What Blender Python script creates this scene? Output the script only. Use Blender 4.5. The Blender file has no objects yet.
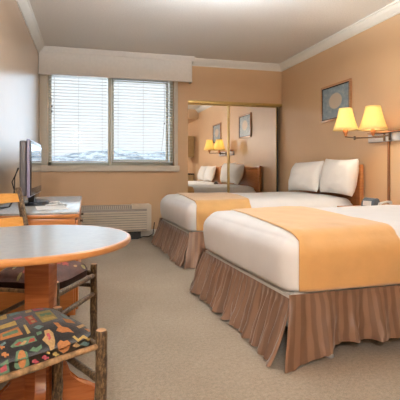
import bpy, bmesh, math, random
from mathutils import Vector, Matrix, noise
C = bpy.context.scene.collection
PI = math.pi
rnd = random.Random(7)

# ------------------------------------------------------------------ materials
def new_mat(name):
    m = bpy.data.materials.new(name); m.use_nodes = True
    nt = m.node_tree; b = nt.nodes['Principled BSDF']
    return m, nt, b
def N(nt, t, **kw):
    n = nt.nodes.new(t)
    for k, v in kw.items(): setattr(n, k, v)
    return n
def ramp(nt, stops):
    r = N(nt, 'ShaderNodeValToRGB'); cr = r.color_ramp
    while len(cr.elements) < len(stops): cr.elements.new(0.5)
    for e, (p, c) in zip(cr.elements, stops):
        e.position = p; e.color = (*c, 1)
    return r
def simple(name, col, rough=.6, metal=0, spec=.5, var=.06, scale=12, bump=0, bscale=60, stretch=(1,1,1), sheen=0, coat=0):
    """solid colour with gentle noise variation and bump"""
    m, nt, b = new_mat(name)
    tc = N(nt, 'ShaderNodeTexCoord'); mp = N(nt, 'ShaderNodeMapping'); mp.inputs['Scale'].default_value = stretch
    nt.links.new(tc.outputs['Object'], mp.inputs[0])
    ns = N(nt, 'ShaderNodeTexNoise'); ns.inputs['Scale'].default_value = scale; ns.inputs['Detail'].default_value = 4
    nt.links.new(mp.outputs[0], ns.inputs['Vector'])
    r = ramp(nt, [(.3, tuple(c*(1-var) for c in col)), (.7, tuple(min(1, c*(1+var)) for c in col))])
    nt.links.new(ns.outputs['Fac'], r.inputs[0]); nt.links.new(r.outputs[0], b.inputs['Base Color'])
    b.inputs['Roughness'].default_value = rough; b.inputs['Metallic'].default_value = metal
    b.inputs['Specular IOR Level'].default_value = spec
    if sheen: b.inputs['Sheen Weight'].default_value = sheen
    if coat: b.inputs['Coat Weight'].default_value = coat; b.inputs['Coat Roughness'].default_value = .12
    if bump:
        n2 = N(nt, 'ShaderNodeTexNoise'); n2.inputs['Scale'].default_value = bscale; n2.inputs['Detail'].default_value = 3
        nt.links.new(mp.outputs[0], n2.inputs['Vector'])
        bp = N(nt, 'ShaderNodeBump'); bp.inputs['Strength'].default_value = bump; bp.inputs['Distance'].default_value = .01
        nt.links.new(n2.outputs['Fac'], bp.inputs['Height']); nt.links.new(bp.outputs[0], b.inputs['Normal'])
    return m
def wood(name, c1, c2, rough=.3, axis=(1, 1, 12), coat=.3):
    m, nt, b = new_mat(name)
    tc = N(nt, 'ShaderNodeTexCoord'); mp = N(nt, 'ShaderNodeMapping'); mp.inputs['Scale'].default_value = axis
    nt.links.new(tc.outputs['Object'], mp.inputs[0])
    ns = N(nt, 'ShaderNodeTexNoise'); ns.inputs['Scale'].default_value = 6; ns.inputs['Detail'].default_value = 6
    ns.inputs['Distortion'].default_value = .8
    nt.links.new(mp.outputs[0], ns.inputs['Vector'])
    r = ramp(nt, [(.3, c1), (.7, c2)])
    nt.links.new(ns.outputs['Fac'], r.inputs[0]); nt.links.new(r.outputs[0], b.inputs['Base Color'])
    b.inputs['Roughness'].default_value = rough; b.inputs['Coat Weight'].default_value = coat
    b.inputs['Coat Roughness'].default_value = .15
    return m

WALLC = (.61, .405, .235)
M = {}
M['wall'] = simple('tan_wall_paint', WALLC, rough=.38, var=.02, scale=3, bump=.12, bscale=180)
M['wall_gloss'] = simple('tan_satin_wall_paint', (.55, .42, .31), rough=.27, spec=.6, var=.02, scale=2, bump=.06, bscale=14)
M['ceiling'] = simple('textured_ceiling_paint', (.76, .735, .69), rough=.9, var=.04, scale=60, bump=.7, bscale=90)
M['white_trim'] = simple('cream_trim_paint', (.76, .73, .66), rough=.45, var=.02)
M['casing'] = simple('beige_window_casing_paint', (.60, .55, .46), rough=.45, var=.02)
M['frame'] = simple('almond_window_frame', (.56, .55, .45), rough=.4, var=.02)
M['valance'] = simple('cream_valance_cloth', (.74, .72, .68), rough=.8, var=.03, scale=30, bump=.1, bscale=300)
M['slat'] = simple('white_blind_slat', (.86, .86, .86), rough=.4, var=.01)
M['cord'] = simple('grey_cord', (.5, .5, .5), rough=.7)
M['carpet_base'] = None
def carpet():
    m, nt, b = new_mat('beige_carpet')
    tc = N(nt, 'ShaderNodeTexCoord')
    n1 = N(nt, 'ShaderNodeTexNoise'); n1.inputs['Scale'].default_value = 1.6; n1.inputs['Detail'].default_value = 5
    n2 = N(nt, 'ShaderNodeTexNoise'); n2.inputs['Scale'].default_value = 55; n2.inputs['Detail'].default_value = 6; n2.inputs['Roughness'].default_value = .8
    for n in (n1, n2): nt.links.new(tc.outputs['Object'], n.inputs['Vector'])
    r1 = ramp(nt, [(.3, (.34, .275, .20)), (.7, (.42, .345, .255))])
    r2 = ramp(nt, [(.32, (.58, .56, .54)), (.62, (1.0, 1.0, 1.0))])
    nt.links.new(n1.outputs['Fac'], r1.inputs[0]); nt.links.new(n2.outputs['Fac'], r2.inputs[0])
    mx = N(nt, 'ShaderNodeMixRGB', blend_type='MULTIPLY'); mx.inputs[0].default_value = .85
    nt.links.new(r1.outputs[0], mx.inputs[1]); nt.links.new(r2.outputs[0], mx.inputs[2])
    nt.links.new(mx.outputs[0], b.inputs['Base Color']); b.inputs['Roughness'].default_value = .95
    b.inputs['Specular IOR Level'].default_value = .1; b.inputs['Sheen Weight'].default_value = .2
    n3 = N(nt, 'ShaderNodeTexNoise'); n3.inputs['Scale'].default_value = 160; nt.links.new(tc.outputs['Object'], n3.inputs['Vector'])
    bp = N(nt, 'ShaderNodeBump'); bp.inputs['Strength'].default_value = .8; bp.inputs['Distance'].default_value = .01
    nt.links.new(n3.outputs['Fac'], bp.inputs['Height']); nt.links.new(bp.outputs[0], b.inputs['Normal'])
    return m
M['carpet'] = carpet()
M['gold'] = simple('brass_track_metal', (.50, .36, .13), rough=.4, metal=.8, var=.04)
def mirror():
    m, nt, b = new_mat('mirror_silver')
    b.inputs['Base Color'].default_value = (.90, .89, .86, 1); b.inputs['Metallic'].default_value = 1; b.inputs['Roughness'].default_value = .015
    return m
M['mirror'] = mirror()
M['duvet'] = simple('white_cotton_duvet', (.80, .80, .80), rough=.85, var=.02, scale=6, bump=.15, bscale=14, sheen=.1)
M['pillow'] = simple('white_cotton_pillowcase', (.86, .83, .79), rough=.85, var=.02, scale=6, bump=.2, bscale=18)
M['tan'] = simple('tan_suede_blanket', (.66, .375, .135), rough=.9, var=.07, scale=7, bump=.2, bscale=30, sheen=.5)
M['box'] = simple('white_box_spring_ticking', (.70, .69, .66), rough=.8, var=.05, scale=30)
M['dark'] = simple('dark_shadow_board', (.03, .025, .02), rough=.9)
def skirt_mat():
    m, nt, b = new_mat('brown_striped_satin')
    uv = N(nt, 'ShaderNodeUVMap'); sp = N(nt, 'ShaderNodeSeparateXYZ'); nt.links.new(uv.outputs[0], sp.inputs[0])
    ns = N(nt, 'ShaderNodeTexNoise'); ns.inputs['Scale'].default_value = 3; nt.links.new(uv.outputs[0], ns.inputs['Vector'])
    ad = N(nt, 'ShaderNodeMath', operation='MULTIPLY_ADD'); ad.inputs[1].default_value = .03
    nt.links.new(ns.outputs['Fac'], ad.inputs[0]); nt.links.new(sp.outputs[0], ad.inputs[2])
    mu = N(nt, 'ShaderNodeMath', operation='MULTIPLY'); mu.inputs[1].default_value = 2*PI/.05; nt.links.new(ad.outputs[0], mu.inputs[0])
    si = N(nt, 'ShaderNodeMath', operation='SINE'); nt.links.new(mu.outputs[0], si.inputs[0])
    r = ramp(nt, [(.42, (.165, .09, .053)), (.58, (.235, .133, .082))])
    m2 = N(nt, 'ShaderNodeMath', operation='MULTIPLY_ADD'); m2.inputs[1].default_value = .5; m2.inputs[2].default_value = .5
    nt.links.new(si.outputs[0], m2.inputs[0]); nt.links.new(m2.outputs[0], r.inputs[0])
    nt.links.new(r.outputs[0], b.inputs['Base Color'])
    b.inputs['Roughness'].default_value = .5; b.inputs['Sheen Weight'].default_value = .35; b.inputs['Sheen Roughness'].default_value = .4
    return m
M['skirt'] = skirt_mat()
M['orange_wood'] = wood('orange_varnished_wood', (.50, .175, .045), (.66, .27, .075))
M['slat_wood'] = wood('light_orange_slat_wood', (.72, .33, .07), (.82, .42, .11), axis=(3, 3, 12))
M['red_wood'] = wood('reddish_pedestal_wood', (.33, .09, .025), (.50, .165, .045), rough=.25)
M['headboard'] = wood('headboard_wood', (.42, .15, .045), (.58, .24, .08))
M['picture_wood'] = wood('picture_frame_wood', (.34, .15, .06), (.46, .22, .09))
M['cabinet_wood'] = wood('ochre_cabinet_wood', (.50, .33, .14), (.58, .40, .19))
M['laminate'] = simple('pale_blue_grey_laminate', (.37, .395, .41), rough=.27, spec=.1, var=.05, scale=40)
M['desk_top'] = simple('pale_grey_stone_laminate', (.42, .42, .41), rough=.2, spec=.15, var=.16, scale=60)
def bark():
    m, nt, b = new_mat('hickory_bark')
    tc = N(nt, 'ShaderNodeTexCoord'); mp = N(nt, 'ShaderNodeMapping'); mp.inputs['Scale'].default_value = (1, 1, .35)
    nt.links.new(tc.outputs['Object'], mp.inputs[0])
    ns = N(nt, 'ShaderNodeTexNoise'); ns.inputs['Scale'].default_value = 120; ns.inputs['Detail'].default_value = 7; ns.inputs['Roughness'].default_value = .75
    nt.links.new(mp.outputs[0], ns.inputs['Vector'])
    r = ramp(nt, [(.38, (.022, .013, .008)), (.48, (.085, .05, .025)), (.58, (.19, .125, .06)), (.70, (.36, .27, .15))])
    nt.links.new(ns.outputs['Fac'], r.inputs[0]); nt.links.new(r.outputs[0], b.inputs['Base Color']); b.inputs['Roughness'].default_value = .42
    bp = N(nt, 'ShaderNodeBump'); bp.inputs['Strength'].default_value = .9; bp.inputs['Distance'].default_value = .004
    nt.links.new(ns.outputs['Fac'], bp.inputs['Height']); nt.links.new(bp.outputs[0], b.inputs['Normal'])
    return m
M['bark'] = bark()
M['peeled'] = simple('peeled_log_wood', (.30, .185, .09), rough=.5, var=.55, scale=55, bump=.6, bscale=60, stretch=(1, 1, .5))
M['cut'] = simple('cut_log_end', (.62, .36, .18), rough=.6, var=.1, scale=60)
M['fabric'] = simple('charcoal_tapestry', (.028, .028, .030), rough=.8, spec=.2, var=.25, scale=150, bump=.4, bscale=500, sheen=.25)
for nm, c in dict(f_olive=(.42, .36, .13), f_green=(.16, .30, .19), f_orange=(.62, .27, .10), f_pink=(.60, .12, .16), f_tan=(.60, .40, .19), f_teal=(.18, .32, .32), f_yellow=(.66, .50, .18), f_mauve=(.42, .14, .26), f_red=(.50, .10, .07)).items():
    M[nm] = simple('tapestry_' + nm[2:] + '_yarn', tuple(q*.72 for q in c), rough=.85, var=.2, scale=180)
M['vinyl'] = simple('dark_worn_tapestry', (.07, .03, .022), rough=.65, spec=.2, var=.35, scale=30, bump=.2, bscale=80)
M['tv_side'] = simple('silver_purple_plastic', (.30, .28, .42), rough=.3, var=.03)
M['tv_back'] = simple('grey_plastic', (.12, .115, .125), rough=.4)
M['tv_dark'] = simple('black_plastic', (.018, .018, .022), rough=.25)
def screen():
    m, nt, b = new_mat('dark_glass_screen')
    b.inputs['Base Color'].default_value = (.02, .022, .03, 1); b.inputs['Roughness'].default_value = .04; b.inputs['Specular IOR Level'].default_value = .9
    b.inputs['Coat Weight'].default_value = 1; b.inputs['Coat Roughness'].default_value = .02
    return m
M['screen'] = screen()
M['ac'] = simple('cream_appliance_plastic', (.66, .58, .47), rough=.45, var=.02)
M['grille'] = simple('grey_grille_plastic', (.36, .33, .29), rough=.6, var=.1, scale=90)
M['bronze'] = simple('dark_bronze_metal', (.10, .055, .03), rough=.35, metal=.6)
M['steel'] = simple('brushed_grey_metal', (.50, .50, .53), rough=.35, metal=.3)
M['finial'] = simple('copper_wood_socket', (.50, .20, .08), rough=.35, metal=.2)
M['rod'] = simple('brown_cord_cover', (.22, .09, .035), rough=.45)
M['clock'] = simple('grey_clock_plastic', (.10, .115, .13), rough=.3)
M['white_plastic'] = simple('white_plastic', (.78, .77, .74), rough=.35)
M['paper'] = simple('white_paper', (.82, .82, .80), rough=.8)
def emis(name, col, st):
    m = bpy.data.materials.new(name); m.use_nodes = True; nt = m.node_tree; nt.nodes.clear()
    o = N(nt, 'ShaderNodeOutputMaterial'); e = N(nt, 'ShaderNodeEmission'); e.inputs[0].default_value = (*col, 1); e.inputs[1].default_value = st
    nt.links.new(e.outputs[0], o.inputs[0]); return m
M['bulb'] = emis('warm_bulb', (1, .90, .74), 128)
def shade():
    m = bpy.data.materials.new('cream_lampshade_cloth'); m.use_nodes = True; nt = m.node_tree; nt.nodes.clear()
    o = N(nt, 'ShaderNodeOutputMaterial'); d = N(nt, 'ShaderNodeBsdfDiffuse'); t = N(nt, 'ShaderNodeBsdfTranslucent'); x = N(nt, 'ShaderNodeMixShader')
    tc = N(nt, 'ShaderNodeTexCoord'); ns = N(nt, 'ShaderNodeTexNoise'); ns.inputs['Scale'].default_value = 90; nt.links.new(tc.outputs['Object'], ns.inputs['Vector'])
    r = ramp(nt, [(.3, (.90, .74, .36)), (.7, (.95, .80, .43))]); nt.links.new(ns.outputs['Fac'], r.inputs[0])
    nt.links.new(r.outputs[0], d.inputs[0]); nt.links.new(r.outputs[0], t.inputs[0]); x.inputs[0].default_value = .36
    nt.links.new(d.outputs[0], x.inputs[1]); nt.links.new(t.outputs[0], x.inputs[2]); nt.links.new(x.outputs[0], o.inputs[0]); return m
M['shade'] = shade()
def art(name, phase):
    """blue grey print with a pale disc and a fine grid"""
    m, nt, b = new_mat(name)
    tc = N(nt, 'ShaderNodeTexCoord'); sp = N(nt, 'ShaderNodeSeparateXYZ'); nt.links.new(tc.outputs['UV'], sp.inputs[0])
    ns = N(nt, 'ShaderNodeTexNoise'); ns.inputs['Scale'].default_value = 7 + phase; ns.inputs['Detail'].default_value = 5; nt.links.new(tc.outputs['UV'], ns.inputs['Vector'])
    r = ramp(nt, [(.3, (.17, .24, .27)), (.55, (.27, .34, .37)), (.75, (.42, .45, .44))]); nt.links.new(ns.outputs['Fac'], r.inputs[0])
    br = N(nt, 'ShaderNodeTexBrick'); br.inputs['Scale'].default_value = 9; br.inputs['Mortar Size'].default_value = .03
    br.inputs['Color1'].default_value = (1, 1, 1, 1); br.inputs['Color2'].default_value = (.86, .9, .95, 1); br.inputs['Mortar'].default_value = (.55, .58, .62, 1)
    nt.links.new(tc.outputs['UV'], br.inputs['Vector'])
    mul = N(nt, 'ShaderNodeMixRGB', blend_type='MULTIPLY'); mul.inputs[0].default_value = .7
    nt.links.new(r.outputs[0], mul.inputs[1]); nt.links.new(br.outputs['Color'], mul.inputs[2])
    vm = N(nt, 'ShaderNodeVectorMath', operation='DISTANCE'); vm.inputs[1].default_value = (.5, .54, 0)
    mp = N(nt, 'ShaderNodeMapping'); nt.links.new(tc.outputs['UV'], mp.inputs[0]); nt.links.new(mp.outputs[0], vm.inputs[0])
    r2 = ramp(nt, [(.235, (1, 1, 1)), (.26, (0, 0, 0))]); nt.links.new(vm.outputs['Value'], r2.inputs[0])
    mx = N(nt, 'ShaderNodeMixRGB'); mx.inputs[2].default_value = (.56, .45, .33, 1)
    nt.links.new(r2.outputs[0], mx.inputs[0]); nt.links.new(mul.outputs[0], mx.inputs[1])
    nt.links.new(mx.outputs[0], b.inputs['Base Color']); b.inputs['Roughness'].default_value = .35
    return m
M['art'] = art('blue_grey_print', 0); M['art2'] = art('grey_blue_print', 3)
def glass():
    m = bpy.data.materials.new('window_glass'); m.use_nodes = True; nt = m.node_tree; nt.nodes.clear()
    o = N(nt, 'ShaderNodeOutputMaterial'); t = N(nt, 'ShaderNodeBsdfTransparent'); g = N(nt, 'ShaderNodeBsdfGlossy'); x = N(nt, 'ShaderNodeMixShader')
    t.inputs[0].default_value = (.95, .97, .97, 1); g.inputs['Roughness'].default_value = .01
    x.inputs[0].default_value = .004
    nt.links.new(t.outputs[0], x.inputs[1]); nt.links.new(g.outputs[0], x.inputs[2]); nt.links.new(x.outputs[0], o.inputs[0]); return m
M['glass'] = glass()
def hillm():
    m, nt, b = new_mat('snowy_hillside')
    tc = N(nt, 'ShaderNodeTexCoord'); ns = N(nt, 'ShaderNodeTexNoise'); ns.inputs['Scale'].default_value = .16; ns.inputs['Detail'].default_value = 9; ns.inputs['Roughness'].default_value = .7
    mp = N(nt, 'ShaderNodeMapping'); mp.inputs['Scale'].default_value = (1, .45, .8); nt.links.new(tc.outputs['Object'], mp.inputs[0]); nt.links.new(mp.outputs[0], ns.inputs['Vector'])
    r = ramp(nt, [(.36, (.20, .23, .26)), (.48, (.42, .46, .50)), (.56, (.72, .76, .80))]); nt.links.new(ns.outputs['Fac'], r.inputs[0])
    nt.links.new(r.outputs[0], b.inputs['Base Color']); b.inputs['Roughness'].default_value = 1; b.inputs['Specular IOR Level'].default_value = 0
    return m
M['hill'] = hillm()

# ------------------------------------------------------------------ helpers
def obj(name, bm, mats, parent=None, smooth=True, angle=40, loc=None):
    me = bpy.data.meshes.new(name); bmesh.ops.recalc_face_normals(bm, faces=bm.faces); bm.to_mesh(me); bm.free()
    if not isinstance(mats, (list, tuple)): mats = [mats]
    for m in mats: me.materials.append(m)
    o = bpy.data.objects.new(name, me); C.objects.link(o)
    if smooth:
        for p in me.polygons: p.use_smooth = True
        try: me.set_sharp_from_angle(angle=math.radians(angle))
        except Exception: pass
    if parent is not None: o.parent = parent
    if loc is not None: o.location = loc
    return o
def tag(o, label=None, cat=None, group=None, kind=None):
    if label: o['label'] = label
    if cat: o['category'] = cat
    if group: o['group'] = group
    if kind: o['kind'] = kind
    return o
def empty(name, loc, rz=0, label=None, cat=None, group=None):
    o = bpy.data.objects.new(name, None); C.objects.link(o); o.location = loc; o.rotation_euler = (0, 0, rz); o.empty_display_size = .1
    return tag(o, label, cat, group)
def struct(name, bm, m, parent=None):
    o = obj(name, bm, m, parent)
    if parent is None: o['kind'] = 'structure'
    return o
def box(bm, x0, x1, y0, y1, z0, z1, bev=0, seg=2, mi=0, mtx=None):
    b2 = bmesh.new()
    vs = [b2.verts.new((x, y, z)) for x in (x0, x1) for y in (y0, y1) for z in (z0, z1)]
    for f in ((0,1,3,2), (4,6,7,5), (0,4,5,1), (2,3,7,6), (0,2,6,4), (1,5,7,3)): b2.faces.new([vs[i] for i in f])
    bmesh.ops.recalc_face_normals(b2, faces=b2.faces)
    if bev: bmesh.ops.bevel(b2, geom=b2.edges[:], offset=bev, segments=seg, affect='EDGES', profile=.6)
    if mtx: b2.transform(mtx)
    merge(bm, b2, mi); return bm
def merge(bm, b2, mi=0):
    mp = {v: bm.verts.new(v.co) for v in b2.verts}
    for f in b2.faces:
        try:
            g = bm.faces.new([mp[v] for v in f.verts]); g.material_index = mi if mi is not None else f.material_index
        except ValueError: pass
    b2.free()
def BX(*a, **k): return box(bmesh.new(), *a, **k)
def tube(bm, pts, rad, n=14, mi=0, cap_mi=None, wob=0, seed=0, sub=1):
    """tube through points; rad number or list"""
    P = [Vector(p) for p in pts]
    R = [rad]*len(P) if not isinstance(rad, (list, tuple)) else list(rad)
    if sub > 1:
        Q, S = [], []
        for i in range(len(P)-1):
            for k in range(sub):
                t = k/sub; Q.append(P[i].lerp(P[i+1], t)); S.append(R[i]*(1-t)+R[i+1]*t)
        Q.append(P[-1]); S.append(R[-1]); P, R = Q, S
    rings = []; up = None
    for i, p in enumerate(P):
        d = (P[min(i+1, len(P)-1)]-P[max(i-1, 0)]).normalized()
        if up is None: up = Vector((0, 0, 1)) if abs(d.z) < .9 else Vector((1, 0, 0))
        s = d.cross(up).normalized(); up = s.cross(d).normalized()
        ring = []
        for k in range(n):
            a = 2*PI*k/n; off = s*math.cos(a)+up*math.sin(a)
            r = R[i]
            if wob: r *= 1+wob*noise.noise(Vector((p.x*22+seed, p.y*22+seed*1.7, p.z*22))+off*1.1)
            ring.append(bm.verts.new(p+off*r))
        rings.append(ring)
    for a, b in zip(rings, rings[1:]):
        for k in range(n):
            f = bm.faces.new((a[k], a[(k+1) % n], b[(k+1) % n], b[k])); f.material_index = mi
    for r in (rings[0], rings[-1]):
        f = bm.faces.new(r); f.material_index = mi if cap_mi is None else cap_mi
    return bm
def lathe(bm, prof, cx=0, cy=0, n=48, mi=0, closed=False):
    rings = []
    for r, z in prof:
        rings.append([bm.verts.new((cx+r*math.cos(2*PI*k/n), cy+r*math.sin(2*PI*k/n), z)) for k in range(n)] if r > 1e-5 else [bm.verts.new((cx, cy, z))])
    for a, b in zip(rings, rings[1:]):
        for k in range(n):
            k2 = (k+1) % n
            if len(a) == 1 and len(b) == 1: continue
            if len(a) == 1: f = bm.faces.new((a[0], b[k], b[k2]))
            elif len(b) == 1: f = bm.faces.new((a[k], a[k2], b[0]))
            else: f = bm.faces.new((a[k], a[k2], b[k2], b[k]))
            f.material_index = mi
    return bm
def extr(bm, poly, axis, a0, a1, mi=0):
    """prism of a 2D polygon along axis ('x': poly=(y,z); 'y': (x,z); 'z': (x,y))"""
    def p3(u, v, w): return (w, u, v) if axis == 'x' else (u, w, v) if axis == 'y' else (u, v, w)
    A = [bm.verts.new(p3(u, v, a0)) for u, v in poly]; B = [bm.verts.new(p3(u, v, a1)) for u, v in poly]
    n = len(poly)
    for i in range(n):
        f = bm.faces.new((A[i], A[(i+1) % n], B[(i+1) % n], B[i])); f.material_index = mi
    bm.faces.new(A).material_index = mi; bm.faces.new(B).material_index = mi
    return bm

# ------------------------------------------------------------------ room (camera stands at x=0, y=0, eye height 1.0)
XL, XR, YB, YF, ZC = -.64, 3.02, 6.19, -1.3, 2.65
WX0, WX1, WZ0, WZ1 = -.535, 1.255, 1.035, 2.36       # window opening
CX0, CX1, CZ = 1.47, 3.02, 2.0                        # closet opening
T = .2
struct('floor', BX(XL-T, XR+T, YF-T, YB+.95, -.12, 0), M['carpet'])
struct('ceiling', BX(XL-T, XR+T, YF-T, YB+.95, ZC, ZC+.12), M['ceiling'])
struct('wall_left', BX(XL-T, XL, YF-T, YB+.95, 0, ZC), M['wall_gloss'])
struct('wall_right', BX(XR, XR+T, YF-T, YB+.95, 0, ZC), M['wall'])
struct('wall_rear', BX(XL, XR, YF-T, YF, 0, ZC), M['wall'])
b = bmesh.new()
box(b, XL, WX0, YB, YB+T, 0, ZC); box(b, WX0, WX1, YB, YB+T, 0, WZ0); box(b, WX0, WX1, YB, YB+T, WZ1, ZC)
box(b, WX1, CX0, YB, YB+T, 0, ZC); box(b, CX0, XR, YB, YB+.03, CZ+.015, ZC)
struct('wall_back', b, M['wall'])
b = bmesh.new()
box(b, CX0, XR, YB+.75, YB+.95, 0, ZC); box(b, CX0-.001, CX0+.04, YB+T, YB+.75, 0, ZC); box(b, XL, CX0-.001, YB+.75, YB+.77, 0, .4)
struct('wall_closet', b, M['wall'])
struct('trim_soffit', BX(XL, XR, YF, 1.05, 2.37, ZC), M['wall'])

def crown_profile():
    # (distance from the wall, depth below the ceiling)
    return [(0, 0), (.085, 0), (.085, .016), (.07, .022), (.066, .034), (.05, .05), (.034, .066), (.022, .078), (.014, .086), (.014, .10), (0, .10)]
cp = crown_profile()
struct('trim_crown_left', extr(bmesh.new(), [(XL+d, ZC-z) for d, z in cp], 'y', 1.05, YB), M['white_trim'])
struct('trim_crown_right', extr(bmesh.new(), [(XR-d, ZC-z) for d, z in cp], 'y', 1.05, YB), M['white_trim'])
struct('trim_crown_back', extr(bmesh.new(), [(YB-d, ZC-z) for d, z in cp], 'x', 1.5, XR), M['white_trim'])
def bb(x0, x1, y0, y1): return BX(x0, x1, y0, y1, 0, .095, bev=.004)
struct('baseboard_back', bb(XL, CX0, YB-.014, YB), M['white_trim'])
struct('baseboard_left', bb(XL, XL+.014, 1.05, YB-.02), M['white_trim'])
struct('baseboard_right', bb(XR-.014, XR, 1.05, YB), M['white_trim'])

# ------------------------------------------------------------------ window
b = bmesh.new()
box(b, XL, WX0, YB-.02, YB, WZ0-.09, WZ1, bev=.004); box(b, WX1, WX1+.055, YB-.02, YB, WZ0-.09, WZ1, bev=.004)
struct('trim_window_casing', b, M['casing'])
struct('trim_window_sill', BX(XL, WX1+.075, YB-.05, YB+.10, WZ0-.085, WZ0, bev=.006), M['casing'])
win = bpy.data.objects.new('window_1', None); C.objects.link(win); win.location = (0, YB+.13, 0); win['kind'] = 'structure'
b = bmesh.new()
fx = [(WX0, WX0+.045), (WX1-.045, WX1)]
for a0, a1 in fx: box(b, a0, a1, -.03, .05, WZ0, WZ1, bev=.003)
box(b, WX0, WX1, -.03, .05, WZ0, WZ0+.045, bev=.003); box(b, WX0, WX1, -.03, .05, WZ1-.045, WZ1, bev=.003)
obj('window_frame', b, M['frame'], win)
obj('mullion', BX(.288, .336, -.115, .05, WZ0, WZ1, bev=.004), M['frame'], win)
b = bmesh.new(); x0, x1 = .345, 1.15
for a0, a1, c0, c1 in ((x0, x0+.03, WZ0+.045, WZ1-.045), (x1, x1+.04, WZ0+.045, WZ1-.045), (x0, x1, WZ0+.045, WZ0+.085), (x0, x1, WZ1-.085, WZ1-.045)):
    box(b, a0, a1, -.028, .02, c0, c1, bev=.003)
obj('sash', b, M['frame'], win)
obj('pane', BX(WX0+.045, .285, .012, .016, WZ0+.045, WZ1-.045), M['glass'], win)
obj('pane', BX(x0+.03, WX1-.045, .022, .026, WZ0+.045, WZ1-.045), M['glass'], win)

def blind(name, x0, x1, label, drop_right=0):
    root = empty(name, ((x0+x1)/2, YB+.052, WZ1), 0, label, 'window blind', 'window blinds')
    w = (x1-x0)/2; H = WZ1-WZ0
    obj('headrail', BX(-w, w, -.028, .028, -.05, -.004, bev=.004), M['slat'], root)
    b = bmesh.new(); n = int((H-.09)/.0445)
    for i in range(n):
        z = -.075-i*.0445; tl = math.radians(-4)
        prof = []
        for k in range(5):
            u = (k/4-.5)*.05; prof.append((u*math.cos(tl), u*math.sin(tl)+.0028*(1-(2*k/4-1)**2)))
        prof2 = prof+[(u, v-.0022) for u, v in reversed(prof)]
        lift = 0
        if drop_right and i >= n-8: pass
        extr(b, [(u, z+v) for u, v in prof2], 'x', -w+.004, w-.004)
    obj('slats', b, M['slat'], root, angle=30)
    zb = -.075-n*.0445
    obj('bottom_rail', BX(-w+.004, w-.004, -.025, .025, zb, zb+.016, bev=.004), M['slat'], root)
    for sx in (-w*.82, 0, w*.82):
        b = bmesh.new(); tube(b, [(sx, -.027, -.05), (sx, -.027, zb)], .0012, n=6)
        tube(b, [(sx, .027, -.05), (sx, .027, zb)], .0012, n=6)
        obj('ladder_cord', b, M['cord'], root)
    return root, zb, w
r1, zb, w1 = blind('window_blind', WX0+.012, .278, 'white horizontal slat blind over the left window pane')
b = bmesh.new(); tube(b, [(-w1+.075, -.034, -.05), (-w1+.072, -.036, -.72)], .0035, n=8)
obj('tilt_wand', b, M['white_plastic'], r1)
for dz in (-.50, -.57):
    obj('cord_pull', lathe(bmesh.new(), [(0, dz+.02), (.006, dz+.015), (.009, dz-.01), (0, dz-.014)], -w1+.045, -.036, n=12), M['tv_back'], r1)
r2, zb, w2 = blind('window_blind', .352, WX1-.008, 'white horizontal slat blind over the right window pane with hanging cord')
b = bmesh.new(); tube(b, [(w2-.14, -.034, -.05), (w2-.135, -.036, -.55), (w2-.15, -.038, -.85), (w2-.19, -.038, -1.2)], .003, n=8, sub=4)
obj('lift_cord', b, M['cord'], r2)
obj('cord_pull', lathe(bmesh.new(), [(0, -.68), (.006, -.685), (.009, -.705), (0, -.71)], w2-.135, -.04, n=12), M['tv_back'], r2)

# valance (soft cornice) over the window
val = empty('window_valance', ((XL+1.50)/2, YB, 2.28), 0, 'long cream cloth cornice valance across the top of the window', 'valance')
hw = (1.50-XL)/2-.002
b = bmesh.new(); box(b, -hw, hw, -.15, -.135, 0, .30, bev=.006); box(b, hw-.015, hw, -.15, -.002, 0, .30, bev=.006); box(b, -hw, hw-.015, -.135, -.002, .285, .30)
obj('valance_face', b, M['valance'], val)
obj('valance_rim', extr(bmesh.new(), [(-.003, .30), (-.160, .30), (-.165, .312), (-.175, .33), (-.19, .345), (-.195, .365), (-.003, .365)], 'x', -hw, hw+.035), M['valance'], val)
b = bmesh.new(); tube(b, [(-hw, -.145, .0), (hw, -.145, .0)], .011, n=10); tube(b, [(hw-.006, -.145, 0), (hw-.006, -.01, 0)], .011, n=10)
obj('valance_piping', b, M['valance'], val)

# ------------------------------------------------------------------ sliding mirror doors
def mdoor(name, x0, x1, y, pr):
    d = bpy.data.objects.new(name, None); C.objects.link(d); d.location = ((x0+x1)/2, y, 0); d['kind'] = 'structure'
    w = (x1-x0)/2
    obj('mirror_pane', BX(-w+.008, w-.008, -.002, .004, .04, 1.975), M['mirror'], d, smooth=False)
    obj('backing_board', BX(-w+.004, w-.004, .005, .018, .03, 1.99), M['dark'], d)
    b = bmesh.new(); box(b, -w, -w+pr, -.006, .02, .02, 1.99, bev=.002); box(b, w-.01, w, -.006, .02, .02, 1.99, bev=.002)
    box(b, -w+pr, w-.01, -.006, .02, .02, .045, bev=.002); box(b, -w+pr, w-.01, -.006, .02, 1.97, 1.99, bev=.002)
    obj('door_frame', b, M['gold'], d)
    obj('gap_shade_strip', BX(w+.0005, w+.028, -.004, .02, .02, 1.98, bev=.003), M['dark'], d) if pr > .01 else None  # dark strip painted as the shade in the closet gap beside the door
mdoor('door_1', 1.475, 2.15, YB+.062, .008)
mdoor('door_2', 2.125, 2.945, YB+.034, .022)
struct('trim_door_track', BX(CX0, XR, YB-.006, YB+.09, 1.985, 2.03, bev=.003), M['gold'])
struct('trim_floor_track', BX(CX0, XR, YB+.01, YB+.09, 0, .018, bev=.003), M['gold'])

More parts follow.
